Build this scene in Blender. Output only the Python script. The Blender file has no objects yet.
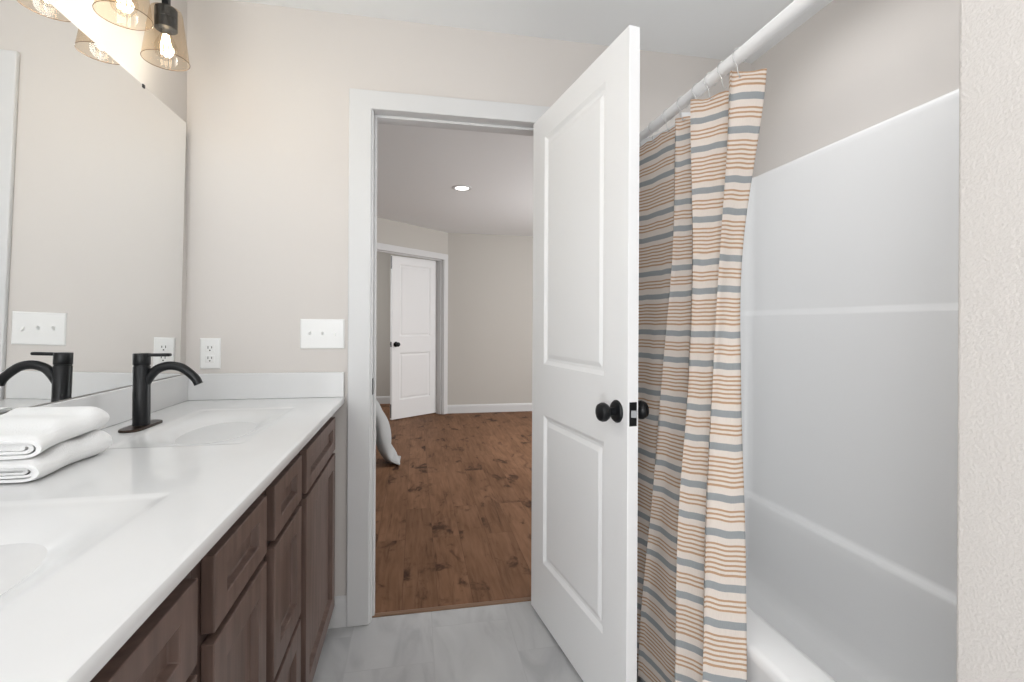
import bpy, bmesh, math, random
from mathutils import Vector, Matrix
random.seed(7)
SC = bpy.context.scene
COL = SC.collection

# ------------------------------------------------------------ camera
CAM_H = 1.19
FPX, YAW, ROLL, SHIFT_PX = 490.82, 0.19403, 0.00500, -16.365
F = Vector((math.sin(YAW), math.cos(YAW), 0))
R0 = Vector((math.cos(YAW), -math.sin(YAW), 0)); U0 = R0.cross(F)
R = R0 * math.cos(ROLL) + U0 * math.sin(ROLL)
U = U0 * math.cos(ROLL) - R0 * math.sin(ROLL)
cam_data = bpy.data.cameras.new('camera')
cam_data.sensor_fit = 'HORIZONTAL'; cam_data.sensor_width = 36.0
cam_data.lens = 36.0 * FPX / 1024.0
cam_data.shift_y = SHIFT_PX / 1024.0
cam_data.clip_start = 0.02
cam = bpy.data.objects.new('camera', cam_data); COL.objects.link(cam)
m = Matrix.Identity(4)
for i in range(3):
    m[i][0] = R[i]; m[i][1] = U[i]; m[i][2] = -F[i]
m[2][3] = CAM_H
cam.matrix_world = m
SC.camera = cam

# ------------------------------------------------------------ view, world, lights
SC.view_settings.view_transform = 'Standard'
SC.view_settings.look = 'None'
SC.view_settings.gamma = 1.0
SC.view_settings.use_curve_mapping = False
SC.view_settings.exposure = 0.12
world = bpy.data.worlds.new('world'); SC.world = world
world.use_nodes = True
world.node_tree.nodes['Background'].inputs[0].default_value = (0.9, 0.95, 1.0, 1)
world.node_tree.nodes['Background'].inputs[1].default_value = 0.3

def area(name, loc, target, sx, sy, watts, col=(1, 1, 1)):
    l = bpy.data.lights.new(name, 'AREA'); l.shape = 'RECTANGLE'
    l.size = sx; l.size_y = sy; l.energy = watts; l.color = col
    o = bpy.data.objects.new(name, l); COL.objects.link(o)
    o.location = loc
    o.rotation_euler = (Vector(target) - Vector(loc)).to_track_quat('-Z', 'Y').to_euler()
    return o
def globe(name, loc, radius, watts, col=(1, 1, 1)):
    l = bpy.data.lights.new(name, 'POINT'); l.energy = watts; l.color = col; l.shadow_soft_size = radius
    o = bpy.data.objects.new(name, l); COL.objects.link(o); o.location = loc; return o
# unseen fill lights added to brighten the bathroom: rear, left side, overhead, over tub
area('rear_fill', (-0.02, -1.70, 1.0), (-0.02, 2, 0.7), 1.5, 1.9, 9, (0.95, 0.975, 1.0))
area('side_fill', (-0.82, -0.75, 0.86), (1.0, 0.55, 0.62), 1.5, 1.65, 56, (0.95, 0.975, 1.0))
globe('overhead_fill', (-0.05, -0.15, 2.10), 0.16, 13, (0.96, 0.98, 1.0))
area('tub_fill', (1.12, 1.25, 2.405), (1.12, 1.25, 0), 0.45, 0.9, 3.3, (0.98, 0.99, 1.0)).data.spread = math.radians(142)
# daylight of the bedroom window, then unseen fills added for bedroom ceiling and far room
area('bedroom_window_daylight', (3.2, 4.2, 1.45), (0, 5.2, 0.9), 2.2, 1.9, 92, (0.97, 0.985, 1.0))
globe('bedroom_fill', (2.1, 4.6, 1.35), 0.16, 15, (0.98, 0.99, 1.0))
area('far_room_fill', (-2.2, 6.9, 1.5), (-0.6, 7.4, 1.0), 0.8, 1.2, 22, (1, 1, 1))

# ------------------------------------------------------------ materials
def mat(name, col=(0.8, 0.8, 0.8), rough=0.5, metal=0.0, spec=0.5, coat=0.0):
    mt = bpy.data.materials.new(name); mt.use_nodes = True
    b = mt.node_tree.nodes['Principled BSDF']
    b.inputs['Base Color'].default_value = (*col, 1)
    b.inputs['Roughness'].default_value = rough
    b.inputs['Metallic'].default_value = metal
    b.inputs['Specular IOR Level'].default_value = spec
    b.inputs['Coat Weight'].default_value = coat
    b.inputs['Coat Roughness'].default_value = 0.08
    return mt
def nodes(mt): return mt.node_tree.nodes, mt.node_tree.links, mt.node_tree.nodes['Principled BSDF']
def add_bump(mt, scale, strength, dist=0.002, detail=3, stretch=None):
    N, L, b = nodes(mt)
    tc = N.new('ShaderNodeTexCoord'); nz = N.new('ShaderNodeTexNoise'); bp = N.new('ShaderNodeBump')
    nz.inputs['Scale'].default_value = scale; nz.inputs['Detail'].default_value = detail
    src = tc.outputs['Object']
    if stretch:
        mp = N.new('ShaderNodeMapping'); mp.inputs['Scale'].default_value = stretch
        L.new(src, mp.inputs['Vector']); src = mp.outputs['Vector']
    L.new(src, nz.inputs['Vector'])
    bp.inputs['Strength'].default_value = strength; bp.inputs['Distance'].default_value = dist
    L.new(nz.outputs['Fac'], bp.inputs['Height']); L.new(bp.outputs['Normal'], b.inputs['Normal'])
    return mt
def vary(mt, c1, c2, scale, stretch=(1, 1, 1), detail=4, lo=0.35, hi=0.65):
    N, L, b = nodes(mt)
    tc = N.new('ShaderNodeTexCoord'); mp = N.new('ShaderNodeMapping'); nz = N.new('ShaderNodeTexNoise'); cr = N.new('ShaderNodeValToRGB')
    mp.inputs['Scale'].default_value = stretch
    nz.inputs['Scale'].default_value = scale; nz.inputs['Detail'].default_value = detail
    cr.color_ramp.elements[0].position = lo; cr.color_ramp.elements[1].position = hi
    cr.color_ramp.elements[0].color = (*c1, 1); cr.color_ramp.elements[1].color = (*c2, 1)
    L.new(tc.outputs['Object'], mp.inputs['Vector']); L.new(mp.outputs['Vector'], nz.inputs['Vector'])
    L.new(nz.outputs['Fac'], cr.inputs['Fac']); L.new(cr.outputs['Color'], b.inputs['Base Color'])
    return mt

M = {}
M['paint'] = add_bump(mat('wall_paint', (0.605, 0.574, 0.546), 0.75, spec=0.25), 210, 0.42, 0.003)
M['paint_smooth'] = add_bump(mat('wall_paint_smooth', (0.67, 0.634, 0.604), 0.75, spec=0.25), 170, 0.06, 0.002)
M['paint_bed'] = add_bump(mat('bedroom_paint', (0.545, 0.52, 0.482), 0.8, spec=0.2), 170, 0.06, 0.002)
M['ceil'] = add_bump(mat('ceiling_paint', (0.86, 0.87, 0.875), 0.85, spec=0.2), 150, 0.05, 0.002)
M['trim'] = mat('trim_white', (0.675, 0.675, 0.675), 0.38, spec=0.4)
M['door'] = add_bump(mat('door_white', (0.88, 0.88, 0.88), 0.4, spec=0.4), 60, 0.02, 0.001)
M['acrylic'] = mat('surround_white', (0.87, 0.87, 0.87), 0.25, spec=0.4)
M['counter'] = vary(mat('cultured_marble', (0.83, 0.83, 0.83), 0.13, spec=0.35), (0.705, 0.705, 0.705), (0.725, 0.725, 0.725), 6)
M['plate'] = mat('plastic_white', (0.84, 0.84, 0.83), 0.35)
M['slot'] = mat('slot_dark', (0.05, 0.05, 0.05), 0.6)
M['black'] = mat('matte_black_metal', (0.006, 0.0068, 0.008), 0.36, spec=0.32)
M['bronze'] = mat('oiled_bronze', (0.035, 0.02, 0.013), 0.28, metal=0.5)
M['nickel'] = mat('brushed_nickel', (0.22, 0.225, 0.23), 0.5, metal=0.8)
M['chrome'] = mat('chrome', (0.75, 0.76, 0.77), 0.12, metal=1.0)
M['mirror'] = mat('mirror_silver', (0.93, 0.935, 0.93), 0.0, metal=1.0)
M['mirror_edge'] = mat('mirror_edge', (0.10, 0.11, 0.11), 0.3)
M['rod'] = mat('rod_white', (0.83, 0.83, 0.83), 0.3)
M['towel'] = add_bump(mat('terry_white', (0.86, 0.86, 0.855), 0.95, spec=0.1), 420, 0.5, 0.003, 2)
M['liner'] = mat('liner_white', (0.86, 0.86, 0.86), 0.4)
M['throw'] = add_bump(mat('throw_grey', (0.44, 0.45, 0.45), 0.95, spec=0.1), 260, 0.6, 0.004, 2)
M['duvet'] = add_bump(mat('duvet_grey', (0.55, 0.55, 0.55), 0.95, spec=0.1), 30, 0.3, 0.01, 2)
M['bedwood'] = vary(mat('bed_wood', (0.05, 0.03, 0.02), 0.5), (0.035, 0.02, 0.014), (0.07, 0.042, 0.028), 4, (1, 8, 1))
M['ring'] = mat('ring_metal', (0.55, 0.55, 0.54), 0.3, metal=0.9)
M['cab'] = vary(mat('stained_maple', (0.1, 0.06, 0.05), 0.42, spec=0.4), (0.105, 0.068, 0.055), (0.158, 0.105, 0.087), 5, (9, 9, 1.0), 5)
M['cab_shade'] = mat('shade_toned_frame', (0.06, 0.036, 0.029), 0.5)  # shade in the gaps between fronts is put into this darker tone

def wood_floor():
    mt = mat('plank_floor', rough=0.6, spec=0.08); N, L, b = nodes(mt)
    tc = N.new('ShaderNodeTexCoord')
    mp = N.new('ShaderNodeMapping'); mp.inputs['Rotation'].default_value = (0, 0, math.pi / 2); mp.inputs['Location'].default_value = (0.33, 0.05, 0)
    br = N.new('ShaderNodeTexBrick'); br.offset = 0.37; br.offset_frequency = 2
    for k, v in (('Color1', (0, 0, 0, 1)), ('Color2', (1, 1, 1, 1)), ('Mortar', (0.5, 0.5, 0.5, 1))): br.inputs[k].default_value = v
    br.inputs['Scale'].default_value = 1; br.inputs['Brick Width'].default_value = 1.22; br.inputs['Row Height'].default_value = 0.150
    br.inputs['Mortar Size'].default_value = 0.0012; br.inputs['Mortar Smooth'].default_value = 0.1
    L.new(tc.outputs['Object'], mp.inputs['Vector']); L.new(mp.outputs['Vector'], br.inputs['Vector'])
    # per-plank offset of the grain
    sc = N.new('ShaderNodeVectorMath'); sc.operation = 'SCALE'; sc.inputs['Scale'].default_value = 7.3
    L.new(br.outputs['Color'], sc.inputs[0])
    ad = N.new('ShaderNodeVectorMath'); ad.operation = 'ADD'; L.new(tc.outputs['Object'], ad.inputs[0]); L.new(sc.outputs[0], ad.inputs[1])
    def noise(scl, stretch, detail, dist=0.0):
        q = N.new('ShaderNodeMapping'); q.inputs['Scale'].default_value = stretch
        n = N.new('ShaderNodeTexNoise'); n.inputs['Scale'].default_value = scl; n.inputs['Detail'].default_value = detail
        n.inputs['Distortion'].default_value = dist
        L.new(ad.outputs[0], q.inputs['Vector']); L.new(q.outputs['Vector'], n.inputs['Vector']); return n
    g = noise(5, (9, 0.9, 1), 6, 0.6)
    big = noise(2.2, (2.2, 0.7, 1), 3, 0.4)
    cr = N.new('ShaderNodeValToRGB'); e = cr.color_ramp.elements
    e[0].position = 0.28; e[0].color = (0.122, 0.062, 0.034, 1)
    e[1].position = 0.72; e[1].color = (0.275, 0.151, 0.089, 1)
    x = e.new(0.5); x.color = (0.203, 0.106, 0.060, 1)
    mx0 = N.new('ShaderNodeMath'); mx0.operation = 'MULTIPLY_ADD'; mx0.inputs[1].default_value = 0.55
    mm = N.new('ShaderNodeMath'); mm.operation = 'MULTIPLY'; mm.inputs[1].default_value = 0.45
    L.new(big.outputs['Fac'], mm.inputs[0]); L.new(g.outputs['Fac'], mx0.inputs[0]); L.new(mm.outputs[0], mx0.inputs[2])
    L.new(mx0.outputs[0], cr.inputs['Fac'])
    # plank tone
    tone = N.new('ShaderNodeMapRange'); tone.inputs['To Min'].default_value = 0.92; tone.inputs['To Max'].default_value = 1.08
    L.new(br.outputs['Color'], tone.inputs['Value'])
    mul = N.new('ShaderNodeMixRGB'); mul.blend_type = 'MULTIPLY'; mul.inputs['Fac'].default_value = 1
    L.new(cr.outputs['Color'], mul.inputs['Color1']); L.new(tone.outputs['Result'], mul.inputs['Color2'])
    # knots and dark grain smudges, drawn out along the planks
    def smudge(scl, stretch, detail, rough, dist, lo, hi, amt):
        q = N.new('ShaderNodeMapping'); q.inputs['Scale'].default_value = stretch
        n = N.new('ShaderNodeTexNoise'); n.inputs['Scale'].default_value = scl; n.inputs['Detail'].default_value = detail
        n.inputs['Roughness'].default_value = rough; n.inputs['Distortion'].default_value = dist
        r = N.new('ShaderNodeMapRange'); r.interpolation_type = 'SMOOTHSTEP'
        r.inputs['From Min'].default_value = lo; r.inputs['From Max'].default_value = hi; r.inputs['To Max'].default_value = amt
        L.new(ad.outputs[0], q.inputs['Vector']); L.new(q.outputs['Vector'], n.inputs['Vector']); L.new(n.outputs['Fac'], r.inputs['Value'])
        return r
    k1 = smudge(4.6, (1.6, 1.0, 1), 7, 0.62, 0.5, 0.535, 0.69, 0.97)
    k2 = smudge(9.0, (4.0, 0.28, 1), 4, 0.6, 0.8, 0.555, 0.75, 0.65)
    kk = N.new('ShaderNodeMath'); kk.operation = 'MAXIMUM'; L.new(k1.outputs['Result'], kk.inputs[0]); L.new(k2.outputs['Result'], kk.inputs[1])
    km = N.new('ShaderNodeMixRGB'); km.inputs['Color2'].default_value = (0.045, 0.022, 0.014, 1)
    L.new(kk.outputs[0], km.inputs['Fac']); L.new(mul.outputs['Color'], km.inputs['Color1'])
    gm = N.new('ShaderNodeMixRGB'); gm.inputs['Color2'].default_value = (0.07, 0.038, 0.026, 1)
    gf = N.new('ShaderNodeMath'); gf.operation = 'MULTIPLY'; gf.inputs[1].default_value = 0.55
    L.new(br.outputs['Fac'], gf.inputs[0]); L.new(gf.outputs[0], gm.inputs['Fac']); L.new(km.outputs['Color'], gm.inputs['Color1'])
    L.new(gm.outputs['Color'], b.inputs['Base Color'])
    return mt
M['wood'] = wood_floor()

def tile_floor():
    mt = mat('marble_look_tile', rough=0.38, spec=0.4); N, L, b = nodes(mt)
    tc = N.new('ShaderNodeTexCoord')
    mp = N.new('ShaderNodeMapping'); mp.inputs['Rotation'].default_value = (0, 0, math.pi / 2); mp.inputs['Location'].default_value = (0.538, 1.142, 0)
    br = N.new('ShaderNodeTexBrick'); br.offset = 0.33
    for k, v in (('Color1', (0, 0, 0, 1)), ('Color2', (1, 1, 1, 1)), ('Mortar', (0.5, 0.5, 0.5, 1))): br.inputs[k].default_value = v
    br.inputs['Scale'].default_value = 1; br.inputs['Brick Width'].default_value = 0.606; br.inputs['Row Height'].default_value = 0.303
    br.inputs['Mortar Size'].default_value = 0.0016; br.inputs['Mortar Smooth'].default_value = 0.1
    L.new(tc.outputs['Object'], mp.inputs['Vector']); L.new(mp.outputs['Vector'], br.inputs['Vector'])
    sc = N.new('ShaderNodeVectorMath'); sc.operation = 'SCALE'; sc.inputs['Scale'].default_value = 5.1
    L.new(br.outputs['Color'], sc.inputs[0])
    ad = N.new('ShaderNodeVectorMath'); ad.operation = 'ADD'; L.new(tc.outputs['Object'], ad.inputs[0]); L.new(sc.outputs[0], ad.inputs[1])
    rq = N.new('ShaderNodeMapping'); rq.inputs['Rotation'].default_value = (0, 0, -0.6); rq.inputs['Scale'].default_value = (3.2, 1.0, 1)
    L.new(ad.outputs[0], rq.inputs['Vector'])
    n = N.new('ShaderNodeTexNoise'); n.inputs['Scale'].default_value = 2.6; n.inputs['Detail'].default_value = 7; n.inputs['Distortion'].default_value = 1.3
    L.new(rq.outputs['Vector'], n.inputs['Vector'])
    cr = N.new('ShaderNodeValToRGB'); e = cr.color_ramp.elements
    e[0].position = 0.32; e[0].color = (0.41, 0.41, 0.415, 1); e[1].position = 0.7; e[1].color = (0.53, 0.53, 0.53, 1)
    x = e.new(0.48); x.color = (0.485, 0.485, 0.487, 1)
    L.new(n.outputs['Fac'], cr.inputs['Fac'])
    gm = N.new('ShaderNodeMixRGB'); gm.inputs['Color2'].default_value = (0.38, 0.38, 0.38, 1)
    gf = N.new('ShaderNodeMath'); gf.operation = 'MULTIPLY'; gf.inputs[1].default_value = 0.4
    L.new(br.outputs['Fac'], gf.inputs[0]); L.new(gf.outputs[0], gm.inputs['Fac']); L.new(cr.outputs['Color'], gm.inputs['Color1'])
    L.new(gm.outputs['Color'], b.inputs['Base Color'])
    return mt
M['tile'] = tile_floor()

PERIOD = 0.207
def curtain_cloth():
    mt = mat('striped_cloth', rough=0.9, spec=0.1); N, L, b = nodes(mt)
    uv = N.new('ShaderNodeUVMap'); uv.uv_map = 'cloth'
    sp = N.new('ShaderNodeSeparateXYZ'); L.new(uv.outputs['UV'], sp.inputs[0])
    dv = N.new('ShaderNodeMath'); dv.operation = 'DIVIDE'; dv.inputs[1].default_value = PERIOD
    L.new(sp.outputs['Y'], dv.inputs[0])
    fr = N.new('ShaderNodeMath'); fr.operation = 'FRACT'; L.new(dv.outputs[0], fr.inputs[0])
    cr = N.new('ShaderNodeValToRGB'); cr.color_ramp.interpolation = 'CONSTANT'
    bg = (0.82, 0.745, 0.68, 1); thin = (0.57, 0.375, 0.24, 1); band = (0.375, 0.395, 0.405, 1)
    spans = [(0.05, 0.085, band)] + [(0.05 + f, 0.024, thin) for f in (0.14, 0.195, 0.25)] + [(0.45, 0.085, band)] + \
            [(0.05 + f, 0.024, thin) for f in (0.53, 0.585, 0.64, 0.695, 0.75, 0.805, 0.86)]
    e = cr.color_ramp.elements
    e[0].position = 0; e[0].color = bg
    while len(e) > 1: e.remove(e[-1])
    for c, w, colr in spans:
        a = e.new(c - w / 2); a.color = colr
        z = e.new(c + w / 2); z.color = bg
    L.new(fr.outputs[0], cr.inputs['Fac'])
    # slubby yarn: fine cross weave
    mp = N.new('ShaderNodeMapping'); mp.inputs['Scale'].default_value = (900, 60, 1)
    nz = N.new('ShaderNodeTexNoise'); nz.inputs['Scale'].default_value = 1; nz.inputs['Detail'].default_value = 2
    L.new(uv.outputs['UV'], mp.inputs['Vector']); L.new(mp.outputs['Vector'], nz.inputs['Vector'])
    rg = N.new('ShaderNodeMapRange'); rg.inputs['To Min'].default_value = 0.88; rg.inputs['To Max'].default_value = 1.08
    L.new(nz.outputs['Fac'], rg.inputs['Value'])
    mu = N.new('ShaderNodeMixRGB'); mu.blend_type = 'MULTIPLY'; mu.inputs['Fac'].default_value = 1
    L.new(cr.outputs['Color'], mu.inputs['Color1']); L.new(rg.outputs['Result'], mu.inputs['Color2'])
    L.new(mu.outputs['Color'], b.inputs['Base Color'])
    # thin cloth lets some light through
    tr = N.new('ShaderNodeBsdfTranslucent'); L.new(mu.outputs['Color'], tr.inputs['Color'])
    ms = N.new('ShaderNodeMixShader'); ms.inputs[0].default_value = 0.25
    out = N['Material Output']
    L.new(b.outputs[0], ms.inputs[1]); L.new(tr.outputs[0], ms.inputs[2]); L.new(ms.outputs[0], out.inputs['Surface'])
    return mt
M['curtain'] = curtain_cloth()

def thin_glass(name, tint, refl=0.10):
    mt = bpy.data.materials.new(name); mt.use_nodes = True
    N, L = mt.node_tree.nodes, mt.node_tree.links
    N.remove(N['Principled BSDF'])
    t = N.new('ShaderNodeBsdfTransparent'); t.inputs[0].default_value = (*tint, 1)
    g = N.new('ShaderNodeBsdfGlossy'); g.inputs['Roughness'].default_value = 0.03
    lw = N.new('ShaderNodeLayerWeight'); lw.inputs['Blend'].default_value = 0.25
    mr = N.new('ShaderNodeMapRange'); mr.inputs['To Min'].default_value = refl * 0.4; mr.inputs['To Max'].default_value = 0.35
    mx = N.new('ShaderNodeMixShader')
    L.new(lw.outputs['Facing'], mr.inputs['Value']); L.new(mr.outputs['Result'], mx.inputs[0])
    L.new(t.outputs[0], mx.inputs[1]); L.new(g.outputs[0], mx.inputs[2]); L.new(mx.outputs[0], N['Material Output'].inputs[0])
    return mt
M['amber'] = thin_glass('amber_glass', (0.93, 0.84, 0.72), 0.08)
M['amber_rim'] = mat('amber_glass_rim', (0.16, 0.10, 0.06), 0.15, spec=0.6)
M['bulbglass'] = thin_glass('clear_bulb_glass', (0.95, 0.92, 0.88), 0.06)
def emit(name, col, s):
    mt = bpy.data.materials.new(name); mt.use_nodes = True
    b = mt.node_tree.nodes['Principled BSDF']
    b.inputs['Base Color'].default_value = (0, 0, 0, 1)
    b.inputs['Emission Color'].default_value = (*col, 1); b.inputs['Emission Strength'].default_value = s
    return mt
M['filament'] = emit('filament_glow', (1.0, 0.87, 0.68), 14)
M['lens'] = emit('downlight_glow', (1.0, 0.97, 0.93), 5)

# ------------------------------------------------------------ mesh helpers
def tag(o, label=None, cat=None, group=None, kind=None):
    if label: o['label'] = label
    if cat: o['category'] = cat
    if group: o['group'] = group
    if kind: o['kind'] = kind
    return o
def empty(name, loc, label=None, cat=None, group=None, kind=None, rz=0):
    o = bpy.data.objects.new(name, None); COL.objects.link(o)
    o.empty_display_size = 0.05
    o.location = loc; o.rotation_euler = (0, 0, rz)
    return tag(o, label, cat, group, kind)
ORIGIN = {}
def world_origin(o):
    v = Vector((0, 0, 0))
    while o is not None:
        v += o.location; o = o.parent
    return v
def obj(name, bm, mt, parent=None, smooth=False, local=False, bevel=0.0, seg=2, keep=False, sharp=35):
    """bmesh in world coordinates (or the parent's own, local=True) -> one mesh object"""
    if parent is not None and not local:
        bmesh.ops.translate(bm, verts=bm.verts, vec=-world_origin(parent))
    if not keep:
        bmesh.ops.recalc_face_normals(bm, faces=bm.faces)
    if smooth:
        for f in bm.faces: f.smooth = True
        for e in bm.edges:
            if len(e.link_faces) == 2 and e.calc_face_angle(0) > math.radians(sharp): e.smooth = False
    me = bpy.data.meshes.new(name); bm.to_mesh(me); bm.free()
    if isinstance(mt, (list, tuple)):
        for q in mt: me.materials.append(q)
    else: me.materials.append(mt)
    o = bpy.data.objects.new(name, me); COL.objects.link(o)
    if parent is not None: o.parent = parent
    if bevel > 0:
        b = o.modifiers.new('bevel', 'BEVEL'); b.width = bevel; b.segments = seg; b.limit_method = 'ANGLE'; b.angle_limit = math.radians(40)
        b.harden_normals = False
    return o
def B(): return bmesh.new()
def box(bm, x0, y0, z0, x1, y1, z1, mi=0):
    vs = [bm.verts.new((x, y, z)) for z in (z0, z1) for y in (y0, y1) for x in (x0, x1)]
    fs = [(0, 2, 3, 1), (4, 5, 7, 6), (0, 1, 5, 4), (2, 6, 7, 3), (0, 4, 6, 2), (1, 3, 7, 5)]
    out = [bm.faces.new([vs[i] for i in f]) for f in fs]
    for f in out: f.material_index = mi
    return vs
def boxes(*bs):
    bm = B()
    for b in bs: box(bm, *b)
    return bm
def prism(bm, pts, z0, z1):
    n = len(pts)
    a = [bm.verts.new((x, y, z0)) for x, y in pts]; b = [bm.verts.new((x, y, z1)) for x, y in pts]
    bm.faces.new(a[::-1]); bm.faces.new(b)
    for i in range(n): bm.faces.new((a[i], a[(i + 1) % n], b[(i + 1) % n], b[i]))
def sweep_y(bm, pts, y0, y1, closed=True):
    """profile of (x, z) points swept along Y"""
    n = len(pts)
    a = [bm.verts.new((x, y0, z)) for x, z in pts]; b = [bm.verts.new((x, y1, z)) for x, z in pts]
    for i in range(n if closed else n - 1):
        j = (i + 1) % n
        bm.faces.new((a[i], a[j], b[j], b[i]))
    if closed: bm.faces.new(a[::-1]); bm.faces.new(b)
def ring_frame(axis):
    axis = Vector(axis).normalized()
    t = Vector((0, 0, 1)) if abs(axis.z) < 0.9 else Vector((1, 0, 0))
    u = axis.cross(t).normalized(); return u, axis.cross(u)
def tube(bm, pts, rad, n=14, caps=True, flat=1.0):
    """round bar along a polyline; rad is a number or one number per point"""
    pts = [Vector(p) for p in pts]; rings = []
    if not hasattr(rad, '__len__'): rad = [rad] * len(pts)
    u = None
    for i, p in enumerate(pts):
        d = (pts[min(i + 1, len(pts) - 1)] - pts[max(i - 1, 0)]).normalized()
        if u is None: u, w = ring_frame(d)
        else:
            u = (u - d * u.dot(d)).normalized()
        w = d.cross(u)
        rings.append([bm.verts.new(p + (u * math.cos(2 * math.pi * k / n) + w * math.sin(2 * math.pi * k / n) * flat) * rad[i]) for k in range(n)])
    for a, b in zip(rings, rings[1:]):
        for k in range(n): bm.faces.new((a[k], a[(k + 1) % n], b[(k + 1) % n], b[k]))
    if caps: bm.faces.new(rings[0][::-1]); bm.faces.new(rings[-1])
    return rings
def lathe(bm, base, axis, prof, n=32, close_ends=True):
    """prof: (radius, distance along axis)"""
    base = Vector(base); axis = Vector(axis).normalized(); u, w = ring_frame(axis)
    rings = []
    for r, d in prof:
        if r < 1e-5: rings.append([bm.verts.new(base + axis * d)])
        else: rings.append([bm.verts.new(base + axis * d + (u * math.cos(2 * math.pi * k / n) + w * math.sin(2 * math.pi * k / n)) * r) for k in range(n)])
    for a, b in zip(rings, rings[1:]):
        for k in range(n):
            j = (k + 1) % n
            if len(a) == 1 and len(b) == 1: continue
            if len(a) == 1: bm.faces.new((a[0], b[j], b[k]))
            elif len(b) == 1: bm.faces.new((a[k], a[j], b[0]))
            else: bm.faces.new((a[k], a[j], b[j], b[k]))
    if close_ends:
        if len(rings[0]) > 1: bm.faces.new(rings[0][::-1])
        if len(rings[-1]) > 1: bm.faces.new(rings[-1])
def catmull(pts, per=8):
    pts = [Vector(p) for p in pts]; out = []
    P = [pts[0] * 2 - pts[1]] + pts + [pts[-1] * 2 - pts[-2]]
    for i in range(1, len(P) - 2):
        for k in range(per):
            t = k / per
            a, b, c, d = P[i - 1], P[i], P[i + 1], P[i + 2]
            out.append(0.5 * ((2 * b) + (c - a) * t + (2 * a - 5 * b + 4 * c - d) * t * t + (3 * b - a - 3 * c + d) * t ** 3))
    out.append(pts[-1]); return out
def panelled(bm, w, h, t, panels, prof, both=True):
    """slab w (x) by h (z), thickness y 0..t, with moulded panels; prof: (inset, depth) steps.  face y=0 looks to -y"""
    xs = sorted({0, w} | {p[0] for p in panels} | {p[2] for p in panels})
    zs = sorted({0, h} | {p[1] for p in panels} | {p[3] for p in panels})
    for side in (0, 1):
        y0, s = (0, 1) if side == 0 else (t, -1)
        grid = {}
        for x in xs:
            for z in zs: grid[x, z] = bm.verts.new((x, y0, z))
        for i in range(len(xs) - 1):
            for j in range(len(zs) - 1):
                q = [grid[xs[i], zs[j]], grid[xs[i + 1], zs[j]], grid[xs[i + 1], zs[j + 1]], grid[xs[i], zs[j + 1]]]
                hit = [p for p in panels if p[0] <= xs[i] and xs[i + 1] <= p[2] and p[1] <= zs[j] and zs[j + 1] <= p[3]]
                if hit and (side == 0 or both):
                    prev = q
                    for ins, dep in prof:
                        r = [bm.verts.new((x, y0 + s * dep, z)) for x, z in ((xs[i] + ins, zs[j] + ins), (xs[i + 1] - ins, zs[j] + ins),
                                                                           (xs[i + 1] - ins, zs[j + 1] - ins), (xs[i] + ins, zs[j + 1] - ins))]
                        for k in range(4): bm.faces.new((prev[k], prev[(k + 1) % 4], r[(k + 1) % 4], r[k]))
                        prev = r
                    bm.faces.new(prev)
                else: bm.faces.new(q)
        if side == 0: g0 = grid
        else: g1 = grid
    for i in range(len(xs) - 1):
        for z in (0, h):
            bm.faces.new((g0[xs[i], z], g0[xs[i + 1], z], g1[xs[i + 1], z], g1[xs[i], z]))
    for j in range(len(zs) - 1):
        for x in (0, w):
            bm.faces.new((g0[x, zs[j]], g0[x, zs[j + 1]], g1[x, zs[j + 1]], g1[x, zs[j]]))

# ------------------------------------------------------------ dimensions (metres, camera stands at x=0 y=0)
XL = -0.84            # mirror wall
YB = 2.028            # bathroom face of the door wall
YW = 2.143            # bedroom face of it
ZC = 2.412            # ceilings
XR = 1.53             # drywall behind the tub
XT = 0.79             # front of the tub alcove
YT = 0.590            # far face of the wing wall
YN = -1.75            # wall behind the photographer
JL, JR, JZ = -0.1675, 0.5655, 2.041   # door opening

S = lambda n, bm, mt, **k: tag(obj(n, bm, mt, **k), kind='structure')
# floors, ceilings, walls
S('floor', boxes((XL - 0.1, YN - 0.1, -0.05, XR + 0.1, 2.062, 0)), M['tile'])
S('floor_bedroom', boxes((-3.6, 2.062, -0.05, 3.4, 9.0, 0)), M['wood'])
S('ceiling', boxes((XL - 0.1, YN - 0.1, ZC, XR + 0.1, YB + 0.05, ZC + 0.05)), M['ceil'])
S('ceiling_bedroom', boxes((-3.6, YB + 0.05, ZC, 3.4, 9.0, ZC + 0.05)), M['ceil'])
S('wall_back', boxes((XL - 0.1, YB, 0, JL - 0.02, YW, ZC), (JR + 0.02, YB, 0, 3.4, YW, ZC), (JL - 0.02, YB, JZ + 0.02, JR + 0.02, YW, ZC)), M['paint_smooth'])
S('wall_left', boxes((XL - 0.1, YN - 0.1, 0, XL, YB, ZC)), M['paint_smooth'])
S('wall_right', boxes((XR, YT, 0, XR + 0.1, YB, ZC)), M['paint_smooth'])
S('wall_near', boxes((XL - 0.1, YN - 0.1, 0, XT, YN, ZC)), M['paint_smooth'])
S('wall_wing', boxes((XT, YN - 0.1, 0, XR + 0.1, YT, ZC)), M['paint'], bevel=0.006, seg=3)

# baseboard strip between the vanity and the door
def baseboard_profile(depth=0.013, h=0.118):
    return [(0, 0), (depth, 0), (depth, h - 0.025), (depth - 0.004, h - 0.008), (0.003, h), (0, h)]
bm = B()
pr = baseboard_profile()
a = [bm.verts.new((-0.335, YB - d, z)) for d, z in pr]; b = [bm.verts.new((-0.258, YB - d, z)) for d, z in pr]
for i in range(len(pr)):
    j = (i + 1) % len(pr); bm.faces.new((a[i], a[j], b[j], b[i]))
bm.faces.new(a); bm.faces.new(b[::-1])
S('baseboard_back', bm, M['trim'])

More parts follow.
